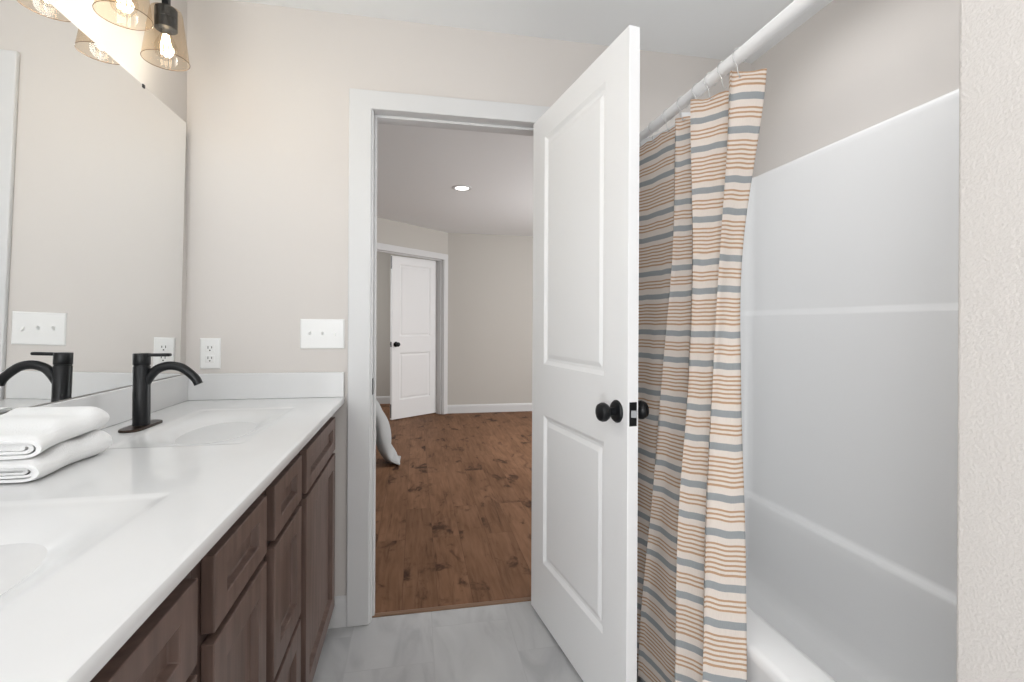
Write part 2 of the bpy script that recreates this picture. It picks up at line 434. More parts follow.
# door frame: casing, jambs and stops
CW, CT = 0.086, 0.018
def u_casing(x0, x1, z1, cw, ch, ya, yb):
    """door casing in one piece: legs and head"""
    bm = B()
    pts = [(x0 - cw, 0), (x0, 0), (x0, z1), (x1, z1), (x1, 0), (x1 + cw, 0), (x1 + cw, z1 + ch), (x0 - cw, z1 + ch)]
    a = [bm.verts.new((x, ya, z)) for x, z in pts]; b = [bm.verts.new((x, yb, z)) for x, z in pts]
    for i in range(8): bm.faces.new((a[i], a[(i + 1) % 8], b[(i + 1) % 8], b[i]))
    for q in ((0, 1, 2, 7), (2, 3, 6, 7), (3, 4, 5, 6)):
        bm.faces.new([a[k] for k in q]); bm.faces.new([b[k] for k in q][::-1])
    return bm
bm = u_casing(JL - 0.007, JR + 0.007, JZ + 0.0005, CW, 0.0735, YB - CT, YB)
S('trim_1', bm, M['trim'], bevel=0.004)
bm = boxes((JL - 0.02, YB - 0.004, 0, JL, YW + 0.004, JZ + 0.02), (JR, YB - 0.004, 0, JR + 0.02, YW + 0.004, JZ + 0.02), (JL, YB - 0.004, JZ, JR, YW + 0.004, JZ + 0.02),
           (JL, YB + 0.036, 0, JL + 0.009, YB + 0.075, JZ), (JR - 0.011, YB + 0.036, 0, JR, YB + 0.075, JZ), (JL + 0.009, YB + 0.036, JZ - 0.011, JR - 0.011, YB + 0.075, JZ))
jamb = S('trim_2', bm, M['trim'], bevel=0.002)
strike = obj('strike_plate', boxes((JL - 0.0005, YB - 0.0045, 0.908, JL + 0.0015, YB + 0.030, 0.972)), M['black'], jamb)
tag(strike, 'black strike plate')
# bedroom-side casing
bm = boxes((JL - 0.007 - CW, YW, 0, JL - 0.007, YW + CT, JZ + 0.0005), (JR + 0.007, YW, 0, JR + 0.007 + CW, YW + CT, JZ + 0.0005), (JL - 0.007 - CW, YW, JZ + 0.0005, JR + 0.007 + CW, YW + CT, JZ + 0.08))
S('trim_3', bm, M['trim'], bevel=0.004)
# threshold between tile and planks
bm = B()
M['threshold'] = vary(mat('threshold_wood', rough=0.4), (0.17, 0.092, 0.05), (0.23, 0.13, 0.073), 6, (1, 12, 1))
pr = [(2.058, 0.0), (2.058, 0.0025), (2.061, 0.0045), (2.078, 0.005), (2.084, 0.003), (2.084, 0.0)]
x0, x1 = JL + 0.001, JR - 0.001
a = [bm.verts.new((x0, y, z)) for y, z in pr]; b = [bm.verts.new((x1, y, z)) for y, z in pr]
for i in range(len(pr)): bm.faces.new((a[i], a[(i + 1) % 6], b[(i + 1) % 6], b[i]))
bm.faces.new(a); bm.faces.new(b[::-1])
S('trim_4', bm, M['threshold'])

# ------------------------------------------------------------ bathroom door, standing open
MOULD = [(0.006, 0.004), (0.014, 0.009), (0.024, 0.010), (0.034, 0.006), (0.040, 0.004)]
def knob_parts(parent, x, z, t, mt):
    """rosette + knob on both faces of a leaf standing in its own x-z plane, thickness y 0..t"""
    for s, y in ((-1, 0.0), (1, t)):
        bm = B(); lathe(bm, (x, y, z), (0, s, 0), [(0.033, 0), (0.033, 0.003), (0.029, 0.008), (0.018, 0.0105), (0, 0.0105)], 36)
        r = obj('rosette', bm, mt, parent, smooth=True, local=True)
        bm = B(); lathe(bm, (x, y, z), (0, s, 0), [(0, 0.008), (0.0125, 0.008), (0.0115, 0.022), (0.013, 0.028), (0.022, 0.033), (0.0275, 0.042), (0.0278, 0.049), (0.024, 0.058), (0.014, 0.0635), (0, 0.065)], 36)
        obj('knob', bm, mt, r, smooth=True, local=True)
def interior_door(name, w, h, t, panels, knob_x, knob_z, loc, rz, label, mt):
    root = empty(name, loc, label, 'door', kind='structure', rz=rz)
    bm = B(); panelled(bm, w, h, t, panels, MOULD)
    obj('leaf', bm, mt, root, local=True, bevel=0.0015)
    knob_parts(root, knob_x, knob_z, t, M['black'])
    return root
DW, DH, DT = 0.730, 2.022, 0.035
A = Vector((0.5855, 1.288)); Hh = Vector((0.483, 2.012))
ang = math.atan2(A.y - Hh.y, A.x - Hh.x)          # leaf runs from the hinge (local x=0) to the free edge (x=DW)
# local y grows away from the visible face (to the curtain side)
door = interior_door('door_1', DW, DH, DT, [(0.125, 0.232, 0.598, 0.820), (0.125, 1.022, 0.598, 1.925)], DW - 0.056, 0.927,
                     (Hh.x, Hh.y, 0.012), ang, 'white two panel bathroom door standing wide open beside the striped curtain', M['door'])
# visible face is on the left of hinge->free direction seen from above? make sure it faces -x
nloc = Vector((-math.sin(ang), math.cos(ang)))    # local +y in world
FLIP = nloc.x < 0
if FLIP: raise SystemExit('door faces the wrong way')
bm = B(); box(bm, DW - 0.0015, 0.0055, 0.893, DW + 0.0012, 0.0295, 0.961)
lp = obj('latch_plate', bm, M['black'], door, local=True, bevel=0.0008); tag(lp, 'black latch plate')
bm = B()
v = [bm.verts.new(p) for p in ((DW + 0.001, 0.0105, 0.918), (DW + 0.001, 0.0245, 0.918), (DW + 0.0015, 0.0105, 0.918), (DW + 0.011, 0.0245, 0.918),
                               (DW + 0.001, 0.0105, 0.938), (DW + 0.001, 0.0245, 0.938), (DW + 0.0015, 0.0105, 0.938), (DW + 0.011, 0.0245, 0.938))]
for f in ((0, 1, 3, 2), (4, 6, 7, 5), (0, 4, 5, 1), (2, 3, 7, 6), (0, 2, 6, 4), (1, 5, 7, 3)): bm.faces.new([v[i] for i in f])
tag(obj('latch_bolt', bm, M['nickel'], lp, local=True), 'silver latch bolt')
for z in (0.22, 1.0, 1.80):
    bm = B(); tube(bm, [(0.0, DT + 0.006, z - 0.045), (0.0, DT + 0.006, z + 0.045)], 0.006, 12)
    box(bm, 0.0, DT - 0.001, z - 0.045, 0.03, DT + 0.002, z + 0.045)
    obj('hinge', bm, M['black'], door, local=True, smooth=True)

# ------------------------------------------------------------ bedroom shell
NB = lambda d, off=0.0: (0.42 - 0.732 * d - 0.681 * off, 6.60 - 0.681 * d + 0.732 * off)   # point on the angled wall, off = away from the bedroom
AW = 0.115
S('wall_bedroom_far', boxes((0.42, 6.60, 0, 3.4, 6.715, ZC)), M['paint_bed'])
S('wall_bedroom_right', boxes((3.3, YW, 0, 3.4, 6.6, ZC)), M['paint_bed'])
S('wall_bedroom_left', boxes((-3.6, YW, 0, -2.5, 3.9, ZC), (-2.5, YW, 0, -2.4, 3.9, ZC)), M['paint_bed'])
D0, D1 = 0.092, 1.60        # opening of the double doorway, metres from the corner
bm = B()
prism(bm, [(0.42, 6.60), NB(D0 - 0.02), NB(D0 - 0.02, AW), (0.42, 6.715)], 0, ZC)
prism(bm, [NB(D0 - 0.02), NB(D1 + 0.02), NB(D1 + 0.02, AW), NB(D0 - 0.02, AW)], JZ + 0.02, ZC)
prism(bm, [NB(D1 + 0.02), NB(4.0), NB(4.0, AW), NB(D1 + 0.02, AW)], 0, ZC)
S('wall_bedroom_angled', bm, M['paint_bed'])
bm = B()   # casing on the bedroom face, jamb lining
prism(bm, [NB(0.002), NB(D0 - 0.006), NB(D0 - 0.006, -CT), NB(0.012, -CT)], 0, JZ)
prism(bm, [NB(0.002), NB(D1 + CW), NB(D1 + CW, -CT), NB(0.012, -CT)], JZ, JZ + 0.078)
prism(bm, [NB(D1 + 0.006), NB(D1 + CW), NB(D1 + CW, -CT), NB(D1 + 0.006, -CT)], 0, JZ)
S('trim_5', bm, M['trim'], bevel=0.004)
bm = B()
prism(bm, [NB(D0 - 0.02, -0.003), NB(D0, -0.003), NB(D0, AW + 0.003), NB(D0 - 0.02, AW + 0.003)], 0, JZ + 0.02)
prism(bm, [NB(D1 + 0.02, -0.003), NB(D1, -0.003), NB(D1, AW + 0.003), NB(D1 + 0.02, AW + 0.003)], 0, JZ + 0.02)
prism(bm, [NB(D0, -0.003), NB(D1, -0.003), NB(D1, AW + 0.003), NB(D0, AW + 0.003)], JZ, JZ + 0.02)
prism(bm, [NB(D0, 0.03), NB(D0 + 0.011, 0.03), NB(D0 + 0.011, 0.07), NB(D0, 0.07)], 0, JZ)
prism(bm, [NB(D0 + 0.011, 0.03), NB(D1, 0.03), NB(D1, 0.07), NB(D0 + 0.011, 0.07)], JZ - 0.011, JZ)
S('trim_6', bm, M['trim'], bevel=0.002)
# baseboard of the far wall
bm = B(); pr = baseboard_profile(0.013, 0.112)
a = [bm.verts.new((0.405, 6.60 - d, z)) for d, z in pr]; b = [bm.verts.new((3.3, 6.60 - d, z)) for d, z in pr]
for i in range(len(pr)):
    j = (i + 1) % len(pr); bm.faces.new((a[i], a[j], b[j], b[i]))
bm.faces.new(a); bm.faces.new(b[::-1])
S('baseboard_bedroom', bm, M['trim'])
# room beyond the double door
S('wall_far_room', boxes((-3.6, 7.56, 0, 0.6, 7.66, ZC)), M['paint_bed'])
S('wall_far_room_right', boxes((0.42, 6.715, 0, 0.52, 7.56, ZC)), M['paint_bed'])
bm = B()
a = [bm.verts.new((-3.5, 7.56 - d, z)) for d, z in pr]; b = [bm.verts.new((0.42, 7.56 - d, z)) for d, z in pr]
for i in range(len(pr)):
    j = (i + 1) % len(pr); bm.faces.new((a[i], a[j], b[j], b[i]))
bm.faces.new(a); bm.faces.new(b[::-1])
S('baseboard_far_room', bm, M['trim'])
# the active leaf of the double door, ajar into the far room
H2 = Vector((0.285, 6.63)); F2 = Vector((-0.284, 6.20))
W2 = (F2 - H2).length
ang2 = math.atan2(F2.y - H2.y, F2.x - H2.x)
# built from the free edge so that local +y points away from the camera
root2 = interior_door('door_2', W2, 2.022, 0.035, [(0.115, 0.232, W2 - 0.115, 0.820), (0.115, 1.022, W2 - 0.115, 1.925)], 0.058, 0.927,
                      (F2.x, F2.y, 0.012), ang2 + math.pi, 'white two panel double door leaf ajar at the far end of the bedroom', M['door'])
for z0, z1 in ((0.02, 0.19), (1.86, 2.015)):
    bm = B(); box(bm, -0.0025, 0.006, z0, 0.0015, 0.029, z1)
    tag(obj('flush_bolt', bm, M['nickel'], root2, local=True), 'dark metal flush bolt')
bm = B(); box(bm, -0.0025, 0.006, 0.895, 0.0015, 0.029, 0.96)
obj('latch_plate', bm, M['black'], root2, local=True)
# ceiling downlight of the bedroom
dl = empty('recessed_light', (0.402, 4.40, ZC), 'round white recessed downlight glowing in the bedroom ceiling', 'ceiling light')
bm = B(); lathe(bm, (0.402, 4.40, ZC), (0, 0, -1), [(0.058, -0.001), (0.088, 0.0), (0.088, 0.004), (0.066, 0.007), (0.060, 0.003)], 40, False)
obj('trim_ring', bm, M['trim'], dl, smooth=True)
bm = B(); lathe(bm, (0.402, 4.40, ZC), (0, 0, -1), [(0.0615, 0.0005), (0.0615, 0.003), (0, 0.004)], 40)
obj('lens', bm, M['lens'], dl, smooth=True)
pl = bpy.data.lights.new('recessed_light_glow', 'SPOT'); pl.energy = 14; pl.spot_size = 2.3; pl.spot_blend = 0.8; pl.shadow_soft_size = 0.06; pl.color = (1, 0.96, 0.9)
po = bpy.data.objects.new('recessed_light_glow', pl); COL.objects.link(po); po.location = (0.402, 4.40, ZC - 0.012)

# ------------------------------------------------------------ bed and throw
bed = empty('bed', (-1.35, 3.55, 0), 'bed with grey duvet mostly hidden behind the doorway frame', 'bed')
bm = boxes((-2.36, 2.78, 0.14, -0.40, 4.30, 0.24)); obj('bed_frame', bm, M['bedwood'], bed, bevel=0.01)
for x in (-2.3, -0.47):
    for y in (2.85, 4.23):
        obj('leg', boxes((x - 0.035, y - 0.035, 0, x + 0.035, y + 0.035, 0.14)), M['bedwood'], bed, bevel=0.005)
obj('mattress', boxes((-2.34, 2.80, 0.24, -0.41, 4.28, 0.46)), M['duvet'], bed, bevel=0.05, seg=5, smooth=True)
obj('headboard', boxes((-2.398, 2.78, 0.14, -2.34, 4.30, 1.10)), M['bedwood'], bed, bevel=0.01)
bm = boxes((-1.95, 2.74, 0.40, -0.385, 4.335, 0.49)); obj('duvet', bm, M['duvet'], bed, bevel=0.04, seg=5, smooth=True)

def throw_mesh():
    bm = B()
    # two hanging folds: profile in x-z, broad in y
    def lobe(prof, y0, y1, th, seedv):
        P = catmull([(x, 0, z) for x, z in prof], 8); rings = []
        ny = 14
        for i, p in enumerate(P):
            d = (P[min(i + 1, len(P) - 1)] - P[max(i - 1, 0)]).normalized(); n = Vector((d.z, 0, -d.x))
            if n.x < 0: n = -n
            q_ = i / (len(P) - 1); t = th * (0.45 + 0.75 * math.sin(math.pi * q_ ** 0.9)) * (1 if q_ < 0.85 else 1 - 0.75 * (q_ - 0.85) / 0.15)
            up, dn = [], []
            for k in range(ny + 1):
                v = k / ny; y = y0 + (y1 - y0) * v
                bulge = math.sin(math.pi * v)
                wv = 0.008 * math.sin(6 * v + i * 0.28 + seedv)
                top = p + n * (t * (0.25 + 0.75 * bulge ** 0.6) + wv); bot = p - n * (t * 0.9 * bulge)
                up.append((top.x, y, max(top.z, 0.006))); dn.append((bot.x, y, max(bot.z, 0.003)))
            rings.append([bm.verts.new(q) for q in up + dn[::-1]])
        for a, b in zip(rings, rings[1:]):
            for k in range(len(a)): bm.faces.new((a[k], a[(k + 1) % len(a)], b[(k + 1) % len(a)], b[k]))
        bm.faces.new(rings[0]); bm.faces.new(rings[-1][::-1])
    lobe([(-0.90, 0.520), (-0.55, 0.522), (-0.40, 0.512), (-0.335, 0.43), (-0.300, 0.34), (-0.277, 0.24), (-0.255, 0.14), (-0.215, 0.065), (-0.165, 0.028), (-0.125, 0.010)], 4.20, 4.46, 0.060, 0.3)
    lobe([(-0.90, 0.516), (-0.55, 0.518), (-0.41, 0.506), (-0.37, 0.42), (-0.352, 0.32), (-0.345, 0.22), (-0.352, 0.13), (-0.372, 0.09)], 4.02, 4.22, 0.030, 1.7)
    return bm
tag(obj('throw_blanket', throw_mesh(), M['throw'], smooth=True, sharp=80), 'light grey fuzzy throw blanket trailing off the bed onto the plank floor', 'blanket')

# ------------------------------------------------------------ vanity: four cabinets under one top
CF = -0.295           # door and drawer faces
FF = -0.315           # face frame
ZT = 0.878            # underside of the top
SHAKER = [(0.003, 0.0135), (0.0045, 0.0145)]
VG = 'dark brown vanity cabinets under the white countertop'
def front(name, root, y0, y1, z0, z1, rail=0.052):
    """shaker front in the plane x = CF, facing +x"""
    w, h, t = y1 - y0, z1 - z0, 0.0195
    bm = B(); panelled(bm, w, h, t, [(rail, min(rail, h * 0.30), w - rail, h - min(rail, h * 0.30))], SHAKER, both=False)
    for v in bm.verts:
        x, y, z = v.co; v.co = (CF - y, y0 + x, z0 + z)
    return obj(name, bm, M['cab'], root, bevel=0.0018)
def cabinet(y0, y1, label, fronts, far_end=False):
    root = empty('vanity_cabinet', ((XL + FF) / 2, (y0 + y1) / 2, 0), label, 'cabinet', VG)
    bm = boxes((XL + 0.001, y0, 0.105, FF - 0.019, y0 + 0.016, ZT - 0.003), (XL + 0.001, y1 - 0.016, 0.105, FF - 0.019, y1, ZT - 0.003), (XL + 0.001, y0 + 0.016, 0.105, FF - 0.019, y1 - 0.016, 0.121),
               (XL + 0.001, y0 + 0.016, 0.121, XL + 0.007, y1 - 0.016, ZT - 0.003), (FF - 0.019, y0, 0.105, FF, y1, ZT - 0.003))
    obj('carcass', bm, M['cab_shade'], root, bevel=0.001)
    obj('toe_kick', boxes((XL + 0.001, y0, 0, FF - 0.065, y1, 0.105)), M['cab_shade'], root)
    for nm, a, b, c, d in fronts: front(nm, root, a, b, c, d)
    return root
cabinet(1.419, 1.985, 'vanity cabinet beside the door frame, false drawer front over a tall door',
        [('drawer_front', 1.450, 1.948, 0.716, 0.838), ('door', 1.450, 1.948, 0.125, 0.702)])
cabinet(1.105, 1.419, 'vanity drawer cabinet next to the far end cabinet, second from the door frame',
        [('drawer', 1.134, 1.390, 0.722, 0.840), ('drawer', 1.134, 1.390, 0.420, 0.706), ('drawer', 1.134, 1.390, 0.118, 0.404)])
cabinet(0.783, 1.105, 'vanity drawer cabinet in the middle of the run, third from the door frame',
        [('drawer', 0.812, 1.078, 0.722, 0.840), ('drawer', 0.812, 1.078, 0.420, 0.706), ('drawer', 0.812, 1.078, 0.118, 0.404)])
cabinet(0.215, 0.783, 'vanity cabinet nearest the camera with a wide false drawer front',
        [('drawer_front', 0.250, 0.754, 0.716, 0.836), ('door', 0.250, 0.499, 0.125, 0.702), ('door', 0.505, 0.754, 0.125, 0.702)])

# top with two moulded basins
vt = empty('vanity_countertop', (-0.56, 1.11, ZT), 'long glossy white vanity countertop with two moulded sinks and backsplash', 'countertop')
BAS = [(-0.700, 1.270, -0.400, 1.805), (-0.700, 0.400, -0.400, 0.925)]
ZTOP = 0.903
def basin_z(x, y, b):
    x0, y0, x1, y1 = b
    ss = lambda t: t * t * (3 - 2 * t)
    dx, dy = min(x - x0, x1 - x), min(y - y0, y1 - y)
    if dx <= 0 or dy <= 0: return 0.0
    lip = 0.0025 * ss(min(1, dx / 0.016)) * ss(min(1, dy / 0.016))
    return -(lip + 0.058 * ss(min(1, dx / 0.15)) * ss(min(1, dy / 0.262)))
def build_top():
    xs = [XL + 0.002 + i * ((-0.276 - XL - 0.002) / 70) for i in range(71)]
    y0, y1 = 0.20, YB - 0.001; ny = 230
    ys = [y0 + (y1 - y0) * i / ny for i in range(ny + 1)]
    # snap to the basin rims
    for b in BAS:
        for val in (b[0], b[2]):
            k = min(range(len(xs)), key=lambda i: abs(xs[i] - val)); xs[k] = val
        for val in (b[1], b[3]):
            k = min(range(len(ys)), key=lambda i: abs(ys[i] - val)); ys[k] = val
    bms = [B(), B(), B()]; gv = [{}, {}, {}]
    def vert(w, i, j, z):
        if (i, j) not in gv[w]: gv[w][i, j] = bms[w].verts.new((xs[i], ys[j], z))
        return gv[w][i, j]
    for i in range(len(xs) - 1):
        for j in range(len(ys) - 1):
            cx, cy = (xs[i] + xs[i + 1]) / 2, (ys[j] + ys[j + 1]) / 2; w = 0
            for q, b in enumerate(BAS):
                if b[0] - 0.012 < cx < b[2] + 0.012 and b[1] - 0.012 < cy < b[3] + 0.012: w = q + 1
            vs = []
            for a, c in ((i, j), (i + 1, j), (i + 1, j + 1), (i, j + 1)):
                z = ZTOP + (basin_z(xs[a], ys[c], BAS[w - 1]) if w else 0)
                vs.append(vert(w, a, c, z))
            bms[w].faces.new(vs)
    bm = bms[0]
    # rolled front edge, underside, ends
    edge = [(-0.2735, ZTOP - 0.0012), (-0.2720, ZTOP - 0.004), (-0.2718, ZTOP - 0.012), (-0.2735, ZT + 0.003), (-0.2765, ZT), (XL + 0.002, ZT)]
    n = len(xs) - 1
    prev = [gv[0][n, j] for j in range(len(ys))]
    first = [gv[0][0, j] for j in range(len(ys))]
    ends = ([], [])
    for x, z in edge:
        row = [bm.verts.new((x, y, z)) for y in ys]
        for j in range(len(ys) - 1): bm.faces.new((prev[j], row[j], row[j + 1], prev[j + 1]))
        ends[0].append(row[0]); ends[1].append(row[-1]); prev = row
    for j in range(len(ys) - 1): bm.faces.new((prev[j], first[j], first[j + 1], prev[j + 1]))
    bm.faces.new([gv[0][i, 0] for i in range(n + 1)] + ends[0]); bm.faces.new(([gv[0][i, len(ys) - 1] for i in range(n + 1)] + ends[1])[::-1])
    return bms
tb = build_top()
obj('slab', tb[0], M['counter'], vt, smooth=True)
for q in (1, 2):
    cx, cy = (BAS[q - 1][0] + BAS[q - 1][2]) / 2, (BAS[q - 1][1] + BAS[q - 1][3]) / 2
    bs = obj('basin', tb[q], M['counter'], vt, smooth=True, keep=True)
    bm = B(); lathe(bm, (cx, cy, ZTOP - 0.0608), (0, 0, 1), [(0.024, 0), (0.024, 0.003), (0.016, 0.006), (0, 0.007)], 28)
    obj('drain', bm, M['black'], bs, smooth=True)
obj('backsplash', boxes((XL + 0.0005, 0.20, ZTOP, XL + 0.016, YB - 0.0155, 1.001)), M['counter'], vt, bevel=0.003)
obj('backsplash', boxes((XL + 0.0005, YB - 0.0155, ZTOP, -0.274, YB - 0.0005, 1.001)), M['counter'], vt, bevel=0.003)

# ------------------------------------------------------------ faucet
FX, FY = -0.739, 1.522
fa = empty('faucet', (FX, FY, ZTOP), 'matte black single lever bathroom faucet with arched spout on a bronze deck plate', 'faucet')
bm = B(); n = 48; top, bot, mid = [], [], []
for k in range(n):
    a_ = 2 * math.pi * k / n; c, s = math.cos(a_), math.sin(a_)
    px = 0.0265 * c * (1.0 if abs(s) < 0.7 else 1.0); py = (0.052 if s > 0 else -0.052) * (1 if abs(s) > 0.02 else 0) + 0.0265 * s
    top.append(bm.verts.new((FX + px * 0.93, FY + py * 0.98, ZTOP + 0.0068))); mid.append(bm.verts.new((FX + px, FY + py, ZTOP + 0.0045))); bot.append(bm.verts.new((FX + px, FY + py, ZTOP + 0.0002)))
for a, b in ((bot, mid), (mid, top)):
    for k in range(n): bm.faces.new((a[k], a[(k + 1) % n], b[(k + 1) % n], b[k]))
bm.faces.new(top); bm.faces.new(bot[::-1])
tag(obj('deck_plate', bm, M['bronze'], fa, smooth=True), 'bronze deck plate')
bm = B(); lathe(bm, (FX, FY, ZTOP + 0.006), (0, 0, 1), [(0.0205, 0), (0.0205, 0.160), (0.0195, 0.1615), (0.0187, 0.1615), (0.0187, 0.165), (0, 0.165)], 40)
obj('body', bm, M['black'], fa, smooth=True)
cl = []
for px, py in ((148, 385), (150.3, 376), (157, 369.5), (165, 366.3), (173, 365.7), (181.8, 367.8), (189.9, 373.2), (195.8, 379), (198.6, 384.2)):
    # the spout lies in the plane y = FY; pixel -> world
    ax, by = (px - 512) / FPX, -(py - 341 - SHIFT_PX) / FPX
    r = R * ax + U * by + F; r = r * (FY / r.y); cl.append((r.x, FY, r.z + CAM_H))
cl[0] = (FX + 0.006, FY, cl[0][2])
bm = B(); cc = catmull(cl, 6); tube(bm, cc, [0.0125 - 0.0012 * i / len(cc) for i in range(len(cc))], 20)
obj('spout', bm, M['black'], fa, smooth=True)
bm = B(); zt = ZTOP + 0.1715
lathe(bm, (FX, FY, zt), (0, 0, 1), [(0, 0), (0.0200, 0), (0.0205, 0.001), (0.0205, 0.030), (0.0197, 0.0315), (0, 0.0315)], 40)
hd = obj('handle', bm, M['black'], fa, smooth=True)
bm = B(); box(bm, FX + 0.004, FY - 0.0085, zt + 0.0225, FX + 0.072, FY + 0.0085, zt + 0.0312)
obj('lever', bm, M['black'], hd, bevel=0.0035, seg=3, smooth=True)

# ------------------------------------------------------------ mirror
mi = empty('wall_mirror', (XL, 1.12, 1.004), 'large frameless mirror covering the wall above the vanity', 'mirror')
LEAN = 0.018          # the sheet leans a touch away from the wall at its top
def lean(bm):
    for v in bm.verts: v.co.x += LEAN * (v.co.z - 1.0035)
    return bm
bm = lean(boxes((XL + 0.0005, 0.22, 1.0035, XL + 0.006, 1.970, 1.914)))
g = obj('mirror_glass', bm, [M['mirror'], M['mirror_edge']], mi)
for f in g.data.polygons: f.material_index = 0 if f.normal.x > 0.9 else 1
for y in (1.687, 0.50):
    bm = boxes((XL + 0.001, y - 0.006, 1.906, XL + 0.0248, y + 0.006, 1.9175)); tag(obj('clip', bm, M['black'], mi, bevel=0.002), 'dark metal mirror clip')

# ------------------------------------------------------------ outlet and switch plates on the door wall
def rounded_plate(bm, x0, z0, x1, z1, y, t=0.006):
    vs = []
    for ins, d in ((0, 0), (0, t * 0.5), (0.004, t)):
        vs.append([bm.verts.new(p) for p in ((x0 + ins, y - d, z0 + ins), (x1 - ins, y - d, z0 + ins), (x1 - ins, y - d, z1 - ins), (x0 + ins, y - d, z1 - ins))])
    for a, b in zip(vs, vs[1:]):
        for k in range(4): bm.faces.new((a[k], a[(k + 1) % 4], b[(k + 1) % 4], b[k]))
    bm.faces.new(vs[-1]); bm.faces.new(vs[0][::-1])
ol = empty('wall_outlet', (-0.755, YB, 1.076), 'white duplex outlet on the wall just above the backsplash', 'outlet')
bm = B(); rounded_plate(bm, -0.790, 1.0185, -0.720, 1.1335, YB); obj('cover_plate', bm, M['plate'], ol)
for zc in (1.0955, 1.0565):
    bm = B(); rounded_plate(bm, -0.7715, zc - 0.0145, -0.7385, zc + 0.0145, YB - 0.0058, 0.0018); rc = obj('receptacle', bm, M['plate'], ol)
    bm = boxes((-0.7625, YB - 0.0082, zc - 0.001, -0.7600, YB - 0.0072, zc + 0.0085), (-0.7500, YB - 0.0082, zc, -0.7475, YB - 0.0072, zc + 0.0075))
    lathe(bm, (-0.755, YB - 0.0072, zc - 0.0075), (0, -1, 0), [(0.0027, 0), (0.0027, 0.001)], 12)
    tag(obj('slots', bm, M['slot'], rc), 'dark slots')
sw = empty('light_switch', (-0.357, YB, 1.15), 'white triple switch plate on the wall beside the door frame', 'light switch')
bm = B(); rounded_plate(bm, -0.4385, 1.0925, -0.2745, 1.2085, YB); obj('cover_plate', bm, M['plate'], sw)
for k, up in ((0, 1), (1, 1), (2, -1)):
    xc = -0.3565 + (k - 1) * 0.046
    bm = B(); box(bm, xc - 0.0055, YB - 0.0063, 1.138, xc + 0.0055, YB - 0.0057, 1.163)
    sl = obj('switch_slot', bm, M['cover'] if 'cover' in M else M['plate'], sw)
    bm = B(); p = [(xc - 0.004, YB - 0.005, 1.1505 - 0.006), (xc - 0.004, YB - 0.005, 1.1505 + 0.006), (xc - 0.003, YB - 0.018, 1.1505 + up * 0.009 + 0.003), (xc - 0.003, YB - 0.018, 1.1505 + up * 0.009 - 0.003)]
    a = [bm.verts.new(q) for q in p]; b = [bm.verts.new((2 * xc - q[0], q[1], q[2])) for q in p]
    bm.faces.new(a); bm.faces.new(b[::-1])
    for i in range(4): bm.faces.new((a[i], a[(i + 1) % 4], b[(i + 1) % 4], b[i]))
    obj('toggle', bm, M['plate'], sw, bevel=0.0008)

# ------------------------------------------------------------ folded towels
def folded(name, x0, x1, y0, y1, z0, z1, label, seedv, top_drop=0.0, under=0.0):
    """a towel folded over and over: nested loops seen on the near end, smooth fold along the +x side"""
    bm = B(); layers = 3; th = (z1 - z0) / (2 * layers)
    rnd = random.Random(seedv)
    ny = 26
    for L_ in range(layers):
        xo = x1 - L_ * th * 1.15; zo0, zo1 = z0 + L_ * th, z1 - L_ * th
        r = (zo1 - zo0) / 2; zc = (zo0 + zo1) / 2; g = th * 0.93 if L_ < layers - 1 else r
        outer, inner = [], []
        nx = 16
        for i in range(nx): outer.append((x0 + (xo - r - x0) * i / nx, zo0))
        for k in range(13): a_ = -math.pi / 2 + math.pi * k / 12; outer.append((xo - r + r * math.cos(a_), zc + r * math.sin(a_)))
        for i in range(nx - 1, -1, -1): outer.append((x0 + (xo - r - x0) * i / nx, zo1))
        ri = max(r - g, 0.0012)
        for i in range(nx): inner.append((x0 + (xo - r - x0) * i / nx, zc - ri))
        for k in range(13): a_ = -math.pi / 2 + math.pi * k / 12; inner.append((xo - r + ri * math.cos(a_), zc + ri * math.sin(a_)))
        for i in range(nx - 1, -1, -1): inner.append((x0 + (xo - r - x0) * i / nx, zc + ri))
        prof = outer + inner[::-1]; rows = []
        for j in range(ny + 1):
            v = j / ny; y = y0 + (y1 - y0) * v
            e = min(v, 1 - v) * (y1 - y0)                 # soft rounded ends
            sh = 0.0 if e > 0.016 else 0.0055 * (1 - e / 0.016) ** 2
            sag = -top_drop * (v ** 2)
            row = []
            for i, (x, z) in enumerate(prof):
                zz = zc + (z - zc) * (1 - sh / max(r, 0.004) * 0.8)
                hf = (zz - z0) / (z1 - z0)
                zz += sag * hf + hf * 0.0035 * math.sin(9 * x + 14 * v + seedv) * (1 if z > zc else 0.3)
                xx = x + 0.004 * math.sin(7 * v + seedv + L_) * (1 if x > x0 + 0.02 else 0)
                yy = y + (0.003 * math.sin(40 * x + L_ * 2 + seedv) + L_ * 0.0035 if j == 0 else 0) - (L_ * 0.003 if j == ny else 0)
                kf = 0.70 + 0.30 * min(1, v / 0.8) ** 0.7
                zz = z0 + (max(zz, z0) - z0) * kf - under * (1 - kf)
                row.append(bm.verts.new((xx, yy, zz)))
            rows.append(row)
        for a, b in zip(rows, rows[1:]):
            for k in range(len(a)): bm.faces.new((a[k], a[(k + 1) % len(a)], b[(k + 1) % len(a)], b[k]))
        m_ = len(outer)
        for row, s in ((rows[0], 1), (rows[-1], -1)):     # end faces of the loop
            N_ = len(row)
            for k in range(m_ - 1):
                q = [row[k], row[k + 1], row[N_ - 2 - k], row[N_ - 1 - k]]
                bm.faces.new(q if s > 0 else q[::-1])
    return tag(obj(name, bm, M['towel'], smooth=True, sharp=50), label, 'towel', 'folded white towels on the vanity countertop')
folded('folded_towel', -0.822, -0.661, 1.022, 1.236, ZTOP + 0.0005, ZTOP + 0.051, 'lower of the two white folded towels stacked on the vanity countertop', 1.0)
